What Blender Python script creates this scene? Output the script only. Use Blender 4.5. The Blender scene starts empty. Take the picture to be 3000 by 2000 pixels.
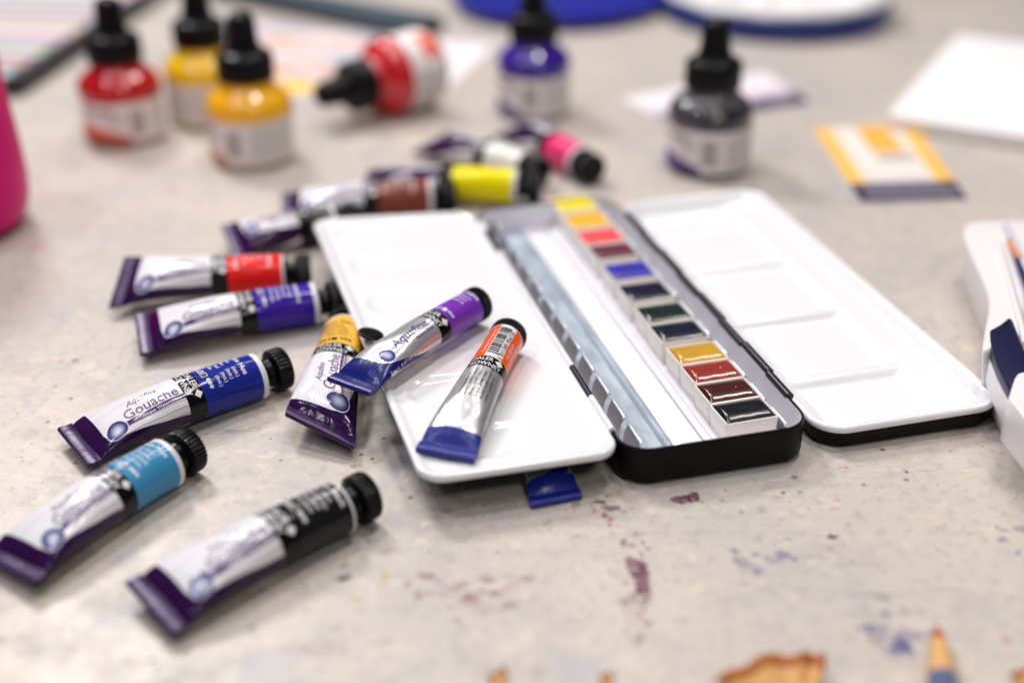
import bpy, bmesh, math, random
from mathutils import Vector, Matrix
random.seed(7)
PI = math.pi
K = 0.001                      # everything is authored in millimetres
scene = bpy.context.scene
COL = scene.collection

# ------------------------------------------------------------------ camera
TH, HC, FPX, RO = 0.486656, 255.9, 3842.67, -0.004675
cam_d = bpy.data.cameras.new('camera')
cam = bpy.data.objects.new('camera', cam_d); COL.objects.link(cam)
cam.location = (0, 0, HC * K)
cam.rotation_euler = (Matrix.Rotation(PI / 2 - TH, 3, 'X') @ Matrix.Rotation(RO, 3, 'Z')).to_euler()
cam_d.sensor_width = 36.0
cam_d.lens = FPX / 3000 * 36
cam_d.clip_start = 0.01
cam_d.clip_end = 50
cam_d.dof.use_dof = True
cam_d.dof.focus_distance = 0.478
cam_d.dof.aperture_fstop = 2.9
scene.camera = cam

# ------------------------------------------------------------------ world and lamps
w = bpy.data.worlds.new('World'); scene.world = w; w.use_nodes = True
bg = w.node_tree.nodes['Background']
bg.inputs['Color'].default_value = (0.93, 0.90, 1.0, 1)
bg.inputs['Strength'].default_value = 0.07

def area(name, loc, target, size, power, col, spec=1.0):
    l = bpy.data.lights.new(name, 'AREA'); l.shape = 'DISK' if size < 0.25 else 'SQUARE'
    l.size = size; l.energy = power; l.color = col; l.specular_factor = spec
    o = bpy.data.objects.new(name, l); COL.objects.link(o)
    o.location = loc
    d = Vector(target) - Vector(loc)
    o.rotation_euler = d.to_track_quat('-Z', 'Y').to_euler()
    return o
area('window_light', (-0.60, 1.40, 1.15), (0.0, 0.5, 0), 0.28, 10.5, (1.0, 0.96, 0.94))
for k_, (x_, y_, z_, p_, c_) in enumerate(((0.30, 0.62, 1.6, 4.4, (1.0, 0.95, 0.93)), (-0.28, 0.95, 1.6, 3.6, (1.0, 0.94, 0.98)), (0.62, 1.30, 1.6, 3.6, (1.0, 0.91, 0.84)),
        (0.08, 1.75, 1.6, 3.8, (1.0, 0.90, 0.82)), (-0.75, 0.45, 1.5, 3.4, (0.86, 0.86, 1.0)), (0.0, 0.10, 1.6, 2.2, (1.0, 0.93, 0.85)))):
    area('ceiling_light', (x_, y_, z_), (0.0, 0.6, 0), 0.20, p_, c_)

area('room_lamp', (0.45, -0.55, 1.15), (0.0, 0.5, 0), 0.26, 3.2, (1.0, 0.93, 0.86))
area('room_lamp', (-0.70, -0.25, 1.2), (0.0, 0.5, 0), 0.20, 1.7, (0.93, 0.92, 1.0))

vs = scene.view_settings
vs.view_transform = 'Standard'; vs.look = 'None'; vs.gamma = 1.0
vs.exposure = 0.28
scene.render.engine = 'CYCLES'

# ------------------------------------------------------------------ geometry of the picture plane -> table
def at(px, py, z=0.0):
    """world mm point seen at display pixel (2352-wide picture) at height z"""
    X, Y = px * 1.27551 - 1500, py * 1.27551 - 1000
    X, Y = X * math.cos(RO) + Y * math.sin(RO), -X * math.sin(RO) + Y * math.cos(RO)
    c, s = math.cos(TH), math.sin(TH)
    t = (z - HC) / (-FPX * s - Y * c)
    return Vector((X * t, (FPX * c - Y * s) * t, z))

TIN_O = (38.28, 373.88); TIN_R = 0.25755
def tin_world(a, b, z=0):
    c, s = math.cos(TIN_R), math.sin(TIN_R)
    return Vector((TIN_O[0] + a * c - b * s, TIN_O[1] + a * s + b * c, z))

# ------------------------------------------------------------------ node helper
class V:
    def __init__(s, t, sock): s.t = t; s.s = sock
    def _m(s, op, *o, clamp=False):
        n = s.t.nodes.new('ShaderNodeMath'); n.operation = op; n.use_clamp = clamp
        for i, v in enumerate((s,) + o):
            if isinstance(v, V): s.t.links.new(v.s, n.inputs[i])
            else: n.inputs[i].default_value = v
        return V(s.t, n.outputs[0])
    def __add__(s, o): return s._m('ADD', o)
    def __sub__(s, o): return s._m('SUBTRACT', o)
    def __mul__(s, o): return s._m('MULTIPLY', o)
    def __truediv__(s, o): return s._m('DIVIDE', o)
    __radd__ = __add__; __rmul__ = __mul__
    def __rsub__(s, o): return s._m('MULTIPLY', -1.0)._m('ADD', o)
    def gt(s, o): return s._m('GREATER_THAN', o)
    def lt(s, o): return s._m('LESS_THAN', o)
    def min(s, o): return s._m('MINIMUM', o)
    def max(s, o): return s._m('MAXIMUM', o)
    def abs(s): return s._m('ABSOLUTE')
    def pow(s, o): return s._m('POWER', o)
    def sin(s): return s._m('SINE')
    def fract(s): return s._m('FRACT')
    def sqrt(s): return s._m('SQRT')
    def step(s, lo, hi):
        """smooth 0..1 between lo and hi"""
        n = s.t.nodes.new('ShaderNodeMapRange'); n.interpolation_type = 'SMOOTHSTEP'
        s.t.links.new(s.s, n.inputs['Value'])
        for k, v in (('From Min', lo), ('From Max', hi)): n.inputs[k].default_value = v
        return V(s.t, n.outputs[0])
    def band(s, lo, hi): return s.gt(lo) * s.lt(hi)

def rgb(c): return (c[0], c[1], c[2], 1)
class Mat:
    def __init__(s, name, base=(0.8, 0.8, 0.8), rough=0.5, metal=0.0, **kw):
        s.m = bpy.data.materials.new(name); s.m.use_nodes = True
        s.t = s.m.node_tree; s.b = s.t.nodes['Principled BSDF']
        s.b.inputs['Base Color'].default_value = rgb(base)
        s.b.inputs['Roughness'].default_value = rough
        s.b.inputs['Metallic'].default_value = metal
        for k, v in kw.items(): s.b.inputs[k.replace('_', ' ')].default_value = v
    def coord(s, kind='Object'):
        n = s.t.nodes.new('ShaderNodeTexCoord'); return n.outputs[kind]
    def xyz(s, kind='Object'):
        n = s.t.nodes.new('ShaderNodeSeparateXYZ'); s.t.links.new(s.coord(kind), n.inputs[0])
        return [V(s.t, o) for o in n.outputs]
    def mapping(s, kind, sc=(1, 1, 1), rot=(0, 0, 0)):
        n = s.t.nodes.new('ShaderNodeMapping'); s.t.links.new(s.coord(kind), n.inputs[0])
        n.inputs['Scale'].default_value = sc; n.inputs['Rotation'].default_value = rot
        return n.outputs[0]
    def noise(s, scale, detail=3, vec=None, rough=0.5, dist=0.0, color=False):
        n = s.t.nodes.new('ShaderNodeTexNoise'); n.inputs['Scale'].default_value = scale
        n.inputs['Detail'].default_value = detail; n.inputs['Roughness'].default_value = rough
        n.inputs['Distortion'].default_value = dist
        s.t.links.new(vec if vec is not None else s.coord('Object'), n.inputs['Vector'])
        return V(s.t, n.outputs['Color' if color else 'Fac'])
    def vor(s, scale, vec=None, feat='F1'):
        n = s.t.nodes.new('ShaderNodeTexVoronoi'); n.inputs['Scale'].default_value = scale; n.feature = feat
        s.t.links.new(vec if vec is not None else s.coord('Object'), n.inputs['Vector'])
        return V(s.t, n.outputs['Distance']), n.outputs['Color']
    def mix(s, f, a, b):
        n = s.t.nodes.new('ShaderNodeMix'); n.data_type = 'RGBA'
        if isinstance(f, V): s.t.links.new(f.s, n.inputs[0])
        else: n.inputs[0].default_value = f
        for i, v in ((6, a), (7, b)):
            if isinstance(v, (tuple, list)): n.inputs[i].default_value = rgb(v)
            elif isinstance(v, V): s.t.links.new(v.s, n.inputs[i])
            else: s.t.links.new(v, n.inputs[i])
        return n.outputs[2]
    def set(s, k, v):
        s.t.links.new(v.s if isinstance(v, V) else v, s.b.inputs[k])
    def bump(s, h, strength=0.3, dist=0.0003):
        n = s.t.nodes.new('ShaderNodeBump'); n.inputs['Strength'].default_value = strength
        n.inputs['Distance'].default_value = dist
        s.t.links.new(h.s, n.inputs['Height']); s.t.links.new(n.outputs[0], s.b.inputs['Normal'])

# ------------------------------------------------------------------ object helpers
def tag(o, label=None, cat=None, group=None, kind=None):
    if label: o['label'] = label
    if cat: o['category'] = cat
    if group: o['group'] = group
    if kind: o['kind'] = kind
    return o
def empty(name, loc, rz=0.0, label=None, cat=None, group=None):
    o = bpy.data.objects.new(name, None); COL.objects.link(o)
    o.empty_display_size = 0.01
    o.location = Vector(loc) * K; o.rotation_euler = (0, 0, rz)
    return tag(o, label, cat, group)
class MB:
    """collects verts (mm) and faces with material slots"""
    def __init__(s): s.v = []; s.f = []; s.mi = []; s.uv = {}; s.sm = []
    def add(s, vs, fs, mi=0, uvs=None, smooth=True):
        o = len(s.v); s.v += [tuple(v) for v in vs]
        for f in fs:
            s.f.append([i + o for i in f]); s.mi.append(mi); s.sm.append(smooth)
        if uvs:
            for i, u in enumerate(uvs): s.uv[o + i] = u
    def box(s, a, b, mi=0, smooth=False):
        (x0, y0, z0), (x1, y1, z1) = a, b
        s.add([(x0,y0,z0),(x1,y0,z0),(x1,y1,z0),(x0,y1,z0),(x0,y0,z1),(x1,y0,z1),(x1,y1,z1),(x0,y1,z1)],
              [(0,3,2,1),(4,5,6,7),(0,1,5,4),(1,2,6,5),(2,3,7,6),(3,0,4,7)], mi, smooth=smooth)
    def lathe(s, prof, n=64, mi=0, axis='Z', cen=(0,0,0), rmod=None, caps=True, mis=None):
        """prof: (radius, height) bottom to top"""
        vs = []
        for (r, h) in prof:
            for i in range(n):
                t = 2*PI*i/n; rr = r*(rmod(t, h) if rmod else 1)
                if axis == 'Z': p = (rr*math.cos(t), rr*math.sin(t), h)
                else: p = (h, rr*math.cos(t), rr*math.sin(t))
                vs.append((p[0]+cen[0], p[1]+cen[1], p[2]+cen[2]))
        o = len(s.v); s.v += vs
        for j in range(len(prof)-1):
            for i in range(n):
                k = (i+1) % n
                s.f.append([o+j*n+i, o+j*n+k, o+(j+1)*n+k, o+(j+1)*n+i]); s.mi.append(mis[j] if mis else mi); s.sm.append(True)
        if caps:
            s.f.append([o+i for i in range(n)][::-1]); s.mi.append(mi); s.sm.append(False)
            s.f.append([o+(len(prof)-1)*n+i for i in range(n)]); s.mi.append(mis[-1] if mis else mi); s.sm.append(False)
    def build(s, name, mats, parent=None, tf=None, bevel=0, weld=0, autos=35):
        me = bpy.data.meshes.new(name)
        vs = s.v if tf is None else [tf(*v) for v in s.v]
        me.from_pydata([(x*K, y*K, z*K) for x, y, z in vs], [], s.f)
        for m in (mats if isinstance(mats, (list, tuple)) else [mats]):
            me.materials.append(m.m if isinstance(m, Mat) else m)
        me.polygons.foreach_set('material_index', s.mi)
        me.polygons.foreach_set('use_smooth', s.sm)
        if s.uv:
            ul = me.uv_layers.new(name='UVMap')
            for lp in me.loops:
                ul.data[lp.index].uv = s.uv.get(lp.vertex_index, (0, 0))
        bm = bmesh.new(); bm.from_mesh(me)
        if weld: bmesh.ops.remove_doubles(bm, verts=bm.verts[:], dist=weld*K)
        if not s.uv: bmesh.ops.recalc_face_normals(bm, faces=bm.faces)
        if bevel:
            es = [e for e in bm.edges if len(e.link_faces) == 2 and e.calc_face_angle(0) > 0.6]
            bmesh.ops.bevel(bm, geom=es, offset=bevel*K, segments=3, profile=0.5, affect='EDGES')
            for f in bm.faces: f.smooth = True
        bm.to_mesh(me); bm.free()
        if autos and not bevel: me.set_sharp_from_angle(angle=math.radians(autos))
        if bevel: me.set_sharp_from_angle(angle=math.radians(50))
        o = bpy.data.objects.new(name, me); COL.objects.link(o)
        if parent: o.parent = parent
        return o
def prism_mb(pts, z0, z1, mb=None, mi=0, inset_bottom=None):
    mb = mb or MB(); n = len(pts)
    bot = inset_bottom or pts
    vs = [(p[0], p[1], z0) for p in bot] + [(p[0], p[1], z1) for p in pts]
    fs = [list(range(n))[::-1], [n+i for i in range(n)]] + [[i, (i+1) % n, n+(i+1) % n, n+i] for i in range(n)]
    mb.add(vs, fs, mi, smooth=False); return mb

# ---- text as mesh pieces -------------------------------------------------
_tc = {}
def text2d(s, bold=0.0, shear=0.0):
    key = (s, bold, shear)
    if key in _tc: return _tc[key]
    c = bpy.data.curves.new('lettering', 'FONT'); c.body = s; c.size = 1.0; c.shear = shear
    c.offset = bold; c.resolution_u = 3; c.fill_mode = 'BOTH' if False else 'FRONT'
    o = bpy.data.objects.new('lettering', c)
    me = bpy.data.meshes.new_from_object(o)
    vs = [(v.co.x, v.co.y) for v in me.vertices]; fs = [list(p.vertices) for p in me.polygons]
    bpy.data.objects.remove(o); bpy.data.curves.remove(c); bpy.data.meshes.remove(me)
    _tc[key] = (vs, fs); return vs, fs
def fit_text(s, x0, x1, y0, h, bold=0.0, shear=0.0):
    """letters spanning x0..x1 with baseline y0 and cap height h"""
    vs, fs = text2d(s, bold, shear)
    if not vs: return [], []
    xs = [v[0] for v in vs]; a, b = min(xs), max(xs)
    return [((v[0]-a)/(b-a)*(x1-x0)+x0, v[1]/0.70*h+y0) for v in vs], fs
def rot90(vs, fs):           # x along axis (reading from crimp to cap)
    return [(-y, x) for x, y in vs], fs
def chop(vs, fs, step):
    bm = bmesh.new()
    bv = [bm.verts.new((x, y, 0)) for x, y in vs]
    for f in fs:
        try: bm.faces.new([bv[i] for i in f])
        except ValueError: pass
    for ax in (0, 1):
        xs = [p[ax] for p in vs]; no = (1, 0, 0) if ax == 0 else (0, 1, 0)
        x = math.floor(min(xs)/step)*step
        while x < max(xs):
            bmesh.ops.bisect_plane(bm, geom=bm.verts[:]+bm.edges[:]+bm.faces[:], plane_co=(x, x, 0), plane_no=no)
            x += step
    bm.verts.index_update()
    r = [(v.co.x, v.co.y) for v in bm.verts], [[v.index for v in f.verts] for f in bm.faces]
    bm.free(); return r
def quad(x0, y0, x1, y1): return [(x0, y0), (x1, y0), (x1, y1), (x0, y1)], [[0, 1, 2, 3]]

# ------------------------------------------------------------------ shared materials
def plain(name, base, rough=0.5, metal=0.0, nscale=None, namp=0.06, **kw):
    m = Mat(name, base, rough, metal, **kw)
    if nscale:
        n = m.noise(nscale, 3)
        lo = tuple(max(0, c*(1-namp)) for c in base); hi = tuple(min(1, c*(1+namp)) for c in base)
        m.set('Base Color', m.mix(n, lo, hi))
    return m
M_cap = plain('black_plastic', (0.0025, 0.0025, 0.003), 0.30, nscale=200, namp=0.3, Specular_IOR_Level=0.22)
n_ = M_cap.noise(900, 2); M_cap.bump(n_, 0.15, 0.0002)
M_enamel = Mat('white_enamel', (0.86, 0.865, 0.885), 0.17); M_enamel.b.inputs['Coat Weight'].default_value = 0.4
n_ = M_enamel.noise(420, 2, vec=M_enamel.mapping('Object', (1, 2.6, 1), (0, 0, 0.3))); M_enamel.bump(n_, 0.16, 0.0004)
sp = M_enamel.vor(260)[0].lt(0.016)
M_enamel.set('Base Color', M_enamel.mix(sp, (0.86, 0.865, 0.885), (0.10, 0.09, 0.10)))
M_lilac = Mat('inner_enamel', (0.86, 0.83, 0.90), 0.22)
n_ = M_lilac.noise(400, 2); M_lilac.bump(n_, 0.12, 0.0003)
M_black = Mat('black_lacquer', (0.0028, 0.0018, 0.0018), 0.42, Specular_IOR_Level=0.16)
n_ = M_black.noise(1400, 2); M_black.bump(n_, 0.12, 0.0002)
M_hinge = Mat('black_hinge', (0.012, 0.013, 0.022), 0.28)
M_steel = Mat('tinned_steel', (0.60, 0.68, 0.76), 0.33, 0.55)
n_ = M_steel.noise(60, 4, vec=M_steel.mapping('Object', (3, 1, 1)))
M_steel.set('Roughness', n_.step(0.3, 0.7) * 0.16 + 0.26)
n2 = M_steel.vor(520)[0].lt(0.05) * M_steel.noise(50, 2).gt(0.52)
M_steel.set('Base Color', M_steel.mix(n2, (0.58, 0.67, 0.76), (0.30, 0.34, 0.40)))
M_tabface = Mat('clip_steel', (0.27, 0.25, 0.27), 0.40, 0.55)
n_ = M_tabface.noise(300, 3); M_tabface.set('Base Color', M_tabface.mix(n_, (0.25, 0.23, 0.25), (0.31, 0.29, 0.31)))
M_panw = plain('pan_plastic', (0.83, 0.79, 0.74), 0.38, nscale=120, namp=0.04, Subsurface_Weight=0.0)
M_ink_w = Mat('print_white', (0.82, 0.82, 0.84), 0.3)
M_ink_k = Mat('print_black', (0.012, 0.012, 0.014), 0.3)
M_ink_p = Mat('print_purple', (0.075, 0.015, 0.14), 0.3)
M_ink_b = Mat('print_blue', (0.03, 0.045, 0.22), 0.3)
M_whiteplastic = plain('white_plastic', (0.80, 0.79, 0.78), 0.33, nscale=80, namp=0.03)

# ------------------------------------------------------------------ table
mt = Mat('painted_table', (0.5, 0.46, 0.43), 0.42)
pos = mt.coord('Object')
n1 = mt.noise(9, 5, rough=0.6); n2 = mt.noise(55, 4, rough=0.65); n3 = mt.noise(230, 3)
c = mt.mix(n1.step(0.32, 0.68), (0.510, 0.476, 0.446), (0.605, 0.545, 0.472))
c = mt.mix(n2.step(0.48, 0.72) * 0.60, c, (0.42, 0.385, 0.365))
c = mt.mix(n3.step(0.50, 0.70) * 0.38, c, (0.34, 0.31, 0.29))
npale = mt.noise(120, 3, vec=mt.mapping('Object', (1, 1.2, 1)), dist=0.6)
c = mt.mix(npale.step(0.58, 0.68) * 0.6, c, (0.70, 0.60, 0.50))
npg = mt.noise(38, 3, vec=mt.mapping('Object', (1.1, 1, 1), (0, 0, 1.0)), dist=0.4)
c = mt.mix(npg.step(0.58, 0.68) * 0.55, c, (0.42, 0.43, 0.46))
nf = mt.noise(620, 3, rough=0.7)
c = mt.mix(nf.step(0.56, 0.72) * 0.30, c, (0.30, 0.26, 0.24))
c = mt.mix(nf.step(0.42, 0.28) * 0.30, c, (0.72, 0.65, 0.58))
# scratches
for rot, sc, th in ((0.5, 30, 0.0035), (1.9, 24, 0.003), (2.7, 34, 0.003)):
    nn = mt.noise(sc, 2, vec=mt.mapping('Object', (0.16, 3.0, 1), (0, 0, rot)), dist=0.3)
    msk = mt.noise(14, 2, vec=mt.mapping('Object', (1, 1, 1), (rot, 0, 0))).step(0.52, 0.62)
    c = mt.mix((nn - 0.5).abs().lt(th * 0.7) * msk * 0.45, c, (0.22, 0.19, 0.18))
# scattered little paint specks
def specks(c, scale, thr, colr, fac, seed):
    d, col = mt.vor(scale, vec=mt.mapping('Object', (1, 1, 1), (0, 0, seed)))
    m = mt.noise(scale*0.14, 2, vec=mt.mapping('Object', (1, 1, 1), (0, 0, seed*2))).step(0.50, 0.60)
    irr = mt.noise(scale*6, 2) * 0.12
    return mt.mix((d + irr).lt(thr) * m * fac, c, colr)
c = specks(c, 210, 0.16, (0.12, 0.10, 0.10), 0.8, 0.6)
c = specks(c, 120, 0.165, (0.12, 0.105, 0.10), 0.85, 0.3)
c = specks(c, 70, 0.125, (0.10, 0.095, 0.10), 0.7, 1.1)
c = specks(c, 60, 0.15, (0.42, 0.13, 0.11), 0.55, 2.0)
c = specks(c, 46, 0.125, (0.52, 0.36, 0.13), 0.55, 2.9)
c = specks(c, 150, 0.18, (0.68, 0.64, 0.58), 0.6, 0.8)
# stains at their own places: (display x, y, radius mm along x, along y, strength)
wob = mt.noise(230, 3, color=True)
vm = mt.t.nodes.new('ShaderNodeVectorMath'); vm.operation = 'SCALE'; vm.inputs['Scale'].default_value = 0.0055
mt.t.links.new(wob.s, vm.inputs[0])
va = mt.t.nodes.new('ShaderNodeVectorMath'); va.operation = 'ADD'
mt.t.links.new(pos, va.inputs[0]); mt.t.links.new(vm.outputs[0], va.inputs[1])
dry = (mt.noise(480, 4, rough=0.75).step(0.36, 0.52) * 0.65 + 0.35) * (mt.noise(150, 2).step(0.26, 0.42))
def stains(c, colr, pts, soft=0.5):
    tot = None
    for (x, y, rx, ry, k) in pts:
        p = at(x, y)
        s1 = mt.t.nodes.new('ShaderNodeVectorMath'); s1.operation = 'SUBTRACT'
        mt.t.links.new(va.outputs[0], s1.inputs[0]); s1.inputs[1].default_value = (p.x*K+0.0027, p.y*K+0.0027, 0.0027)
        s2 = mt.t.nodes.new('ShaderNodeVectorMath'); s2.operation = 'MULTIPLY'
        mt.t.links.new(s1.outputs[0], s2.inputs[0]); s2.inputs[1].default_value = (1000/rx, 1000/ry, 0)
        s3 = mt.t.nodes.new('ShaderNodeVectorMath'); s3.operation = 'LENGTH'
        mt.t.links.new(s2.outputs[0], s3.inputs[0])
        v = V(mt.t, s3.outputs['Value']).step(1.25, 1.25 - soft) * k
        tot = v if tot is None else tot.max(v)
    return mt.mix(tot * dry, c, colr)
c = stains(c, (0.115, 0.02, 0.055), [(1433,1245,1.1,2.2,.75),(1460,1300,2.8,3.2,.75),(1474,1335,2.6,9,1),(1478,1380,1.2,4,.5),(1465,1470,1.4,2.5,.5),(1446,1290,1.2,3,.5),(1500,1200,.6,.6,.3),
    (1560,1146,2.2,2.0,.95),(1575,1144,2.4,1.6,.95),(1590,1142,2.6,2.2,1),(1600,1140,1.6,1.6,1),(1912,1233,1.7,1.4,.95),(1403,1165,3,1.3,.75),(1380,1155,1.6,1.2,.8),(1320,1158,1.6,1.2,.5)], 0.35)
c = stains(c, (0.27, 0.10, 0.14), [(1000,1365,5,2,.5),(1040,1350,4,3,.5),(980,1362,3,2,.3),(1090,1385,6,2.5,.35),(1120,1400,5,3,.3),(1165,1345,2.5,1.8,.4),(1070,1375,3,2,.5),(1185,1340,2,1.5,.3),
    (740,1500,7,2.5,.28),(700,1485,3,2,.45),(780,1480,4,2,.3),(880,1473,4,1.6,.4),(655,1485,5,1.5,.3),(1460,1400,2,10,.2),(1440,1420,1.5,8,.2),(1010,1330,1.5,1.5,.4)], 0.9)
c = stains(c, (0.50, 0.07, 0.05), [(1365,1175,1.2,1,.8),(1430,1173,1.2,.9,.9),(1400,1195,1.2,1,.6),(1390,1185,.9,2,.5),(1420,1210,.8,1,.5),(1405,1225,1,1,.4),(1455,1165,.8,.6,.6),(1940,1073,1.6,.7,.9),(2300,1043,1.2,1,.7),(1640,1205,.8,.7,.7),(1655,1175,.6,.5,.5),
    (395,440,4,4,.40),(365,530,3,3,.32),(85,570,5,4,.4),(210,400,3,3,.1),(1185,1330,1.4,1.2,.3),(2188,1035,.8,.8,.7),(790,882,1,1,.2)], 0.9)
c = stains(c, (0.045, 0.04, 0.20), [(1695,1285,2.4,2.2,.55),(1712,1292,2.2,2.4,.4),(1745,1312,2,2.4,.6),(1800,1275,2.6,1.8,.65),(1788,1284,2,1.5,.4),(1725,1300,3,2,.25),(2068,1478,3.6,4.2,1),(2075,1455,4.2,3,.6),(2055,1490,2.6,3,.8),(2023,1440,2.6,2.6,.5),
    (2035,1410,2.2,2,.5),(2075,1400,2,1.5,.35),(1965,1410,7,1.3,.22),(2110,1400,5,1,.22),(2045,1500,4,2,.3),(2352,1215,3,2,.5),(2332,1212,1.6,1.4,.6),(2080,1083,1,.8,.95),(1905,1260,1.5,1,.3),(1958,1290,1.4,1.4,.35),(2030,1465,3,2,.25)], 0.8)
c = stains(c, (0.05, 0.05, 0.055), [(790,1327,2.2,2.0,.9),(790,1300,1.6,1.2,.4),(845,1243,1.4,1.1,.7),(175,828,1.6,1,.9),(175,1060,1,.8,.7),(1825,1095,1.4,.8,.7),(1838,1128,1.5,.8,.6),(1740,1350,2,1.4,.2),(800,1238,1.5,2,.4),(742,1160,3,.8,.35),(770,1440,2,2,.15)], 0.6)
c = stains(c, (0.50, 0.36, 0.06), [(885,1322,1.4,2.6,.8),(888,1340,1,1,.5),(822,1375,2,1.3,.6),(330,860,2,1,.4),(2180,782,1.7,1.5,.95),(300,505,8,4,.20),(225,490,6,4,.22),(875,385,5,5,.20),(435,1290,1.5,1.2,.15),(680,1000,2,3,.3),(2010,1475,3,2,.3),(712,1150,2,1.4,.2)], 0.8)
rs = random.Random(21)
def spray(x0, y0, sx, sy, n, rmax, k):
    return [(x0 + rs.gauss(0, sx), y0 + rs.gauss(0, sy), rs.uniform(.8, rmax*1.5), rs.uniform(.8, rmax*1.5), min(1, k*rs.uniform(.9, 1.7))) for _ in range(n)]
c = stains(c, (0.20, 0.04, 0.09), spray(1450, 1330, 22, 60, 12, 1.5, .6) + spray(1050, 1370, 70, 26, 14, 2.2, .45) + spray(1400, 1190, 35, 28, 8, .9, .7), 0.9)
c = stains(c, (0.06, 0.06, 0.24), spray(2060, 1445, 50, 40, 12, 1.8, .5) + spray(1750, 1290, 50, 22, 8, 1.3, .5) + spray(2310, 1220, 30, 20, 4, 1.4, .5), 0.9)
c = stains(c, (0.16, 0.42, 0.05), [(98,1360,1.8,1.8,.6)], 0.7)
mt.set('Base Color', c)
mt.set('Roughness', n2.step(0.3, 0.8) * 0.18 + 0.36)
mt.bump(mt.noise(160, 4, rough=0.6), 0.20, 0.0004)
tb = MB(); tb.add([(-1500, -600, 0), (1500, -600, 0), (1500, 2600, 0), (-1500, 2600, 0)], [(0, 1, 2, 3)], smooth=False)
table = tb.build('table_top', mt, autos=0); tag(table, kind='structure', label='grey beige painted table top spotted with old paint', cat='table')
if 'category' in table.keys(): del table['category']

# ------------------------------------------------------------------ paint tubes
def tube_label_mat(name, kind, band, L, r, fold=(0.045, 0.012, 0.105), foilc=None, ring=True):
    m = Mat(name, band, 0.15, Specular_IOR_Level=0.28); m.b.inputs['Coat Weight'].default_value = 0.0; m.b.inputs['Coat Roughness'].default_value = 0.08
    U, T, _ = m.xyz('UV')
    s = U * (2*PI*r); t = T * L
    if kind == 'gouache':
        stripe = ((s - (t-30)*0.02) * 0.36).fract()
        fan = (s * 0.36).fract()
        c = m.mix(stripe.band(0.0, 0.28) * s.gt(2.6) * 0.95, (0.80, 0.79, 0.82), (0.50, 0.47, 0.48))
        c = m.mix(stripe.band(0.5, 0.68) * s.gt(2.6) * 0.5, c, (0.60, 0.58, 0.60))
        c = m.mix(((s+3)*0.25).fract().band(0, .45) * s.lt(-3.5) * 0.35, c, (0.66, 0.64, 0.70))
        # dark swoosh
        c1 = (t - 11.0).max(0.001).pow(0.70) * 0.55 + 3.7
        c2 = 24.0 - (t - 10.0) * 0.30
        sw = s.gt(c1) * s.lt(c2) * t.lt(42)
        sw = sw.max(t.lt((s.max(0) * 0.30) + 9.3))
        c = m.mix(sw, c, fold)
        bar = s.band(0.75, 2.75) * t.band(15, 41)
        c = m.mix(bar, c, (0.075, 0.015, 0.14))
        ds = s - 1.9; dt = t - 14.0
        rad = (ds*ds + dt*dt*0.8).sqrt()
        c = m.mix(rad.lt(3.75), c, (0.75, 0.75, 0.80))
        glow = rad.step(3.0, 0.3)
        em = m.mix(glow, (0.05, 0.05, 0.20), (0.62, 0.66, 0.80))
        c = m.mix(rad.lt(3.45), c, em)
        c = m.mix(t.band(41, 48), c, (0.004, 0.0035, 0.004))
        c = m.mix(t.gt(48), c, band)
        if ring: c = m.mix(t.gt(L-1.5), c, (0.78, 0.78, 0.80))
        m.set('Base Color', c)
    else:
        met = t.lt(45.5) * (t.lt(12).max(0) * -1 + 1)
        c1 = (t - 13.0).max(0.001).pow(0.55) * 1.75 + 0.2
        sw = s.gt(c1) * s.lt(c1 + (40 - t) * 0.2) * t.lt(36)
        if foilc: sw = sw * 0
        fold_m = t.lt(12.5).max(sw) if not foilc else t.lt(10.5)
        c = m.mix(fold_m, (0.46, 0.46, 0.48) if foilc else (0.60, 0.60, 0.63), fold)
        ds = s - 0.4; dt = t - 17.2
        rad = (ds*ds + dt*dt).sqrt()
        if not foilc:
            c = m.mix(rad.lt(3.0), c, (0.60, 0.63, 0.75))
            c = m.mix(rad.lt(2.75), c, m.mix(rad.step(2.3, 0.3), (0.02, 0.03, 0.20), (0.50, 0.54, 0.75)))
            fold_m = fold_m.max(rad.lt(2.9))
        c = m.mix(t.band(44, 50.5), c, (0.004, 0.0035, 0.004))
        c = m.mix(t.gt(50.5), c, band)
        if foilc:
            c = m.mix(t.gt(50.5) * s.band(-3.0, 3.4), c, (0.80, 0.78, 0.80))
        m.set('Base Color', c)
        m.set('Metallic', (fold_m * -1 + 1) * t.lt(44) * 0.62)
        m.set('Roughness', t.lt(44) * (0.14 if foilc else 0.08) + 0.16)
    # crinkles that fade toward the cap
    cr = m.noise(110, 3, vec=m.mapping('Object', (0.35, 1.0, 1.0)), dist=0.4)
    lng = m.noise(260, 2, vec=m.mapping('Object', (0.12, 1.0, 1.0)))
    h = cr * t.step(50, 6) + lng * 0.25
    m.bump(h, 0.5 if kind == 'gouache' else 0.6, 0.0010)
    return m

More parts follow.
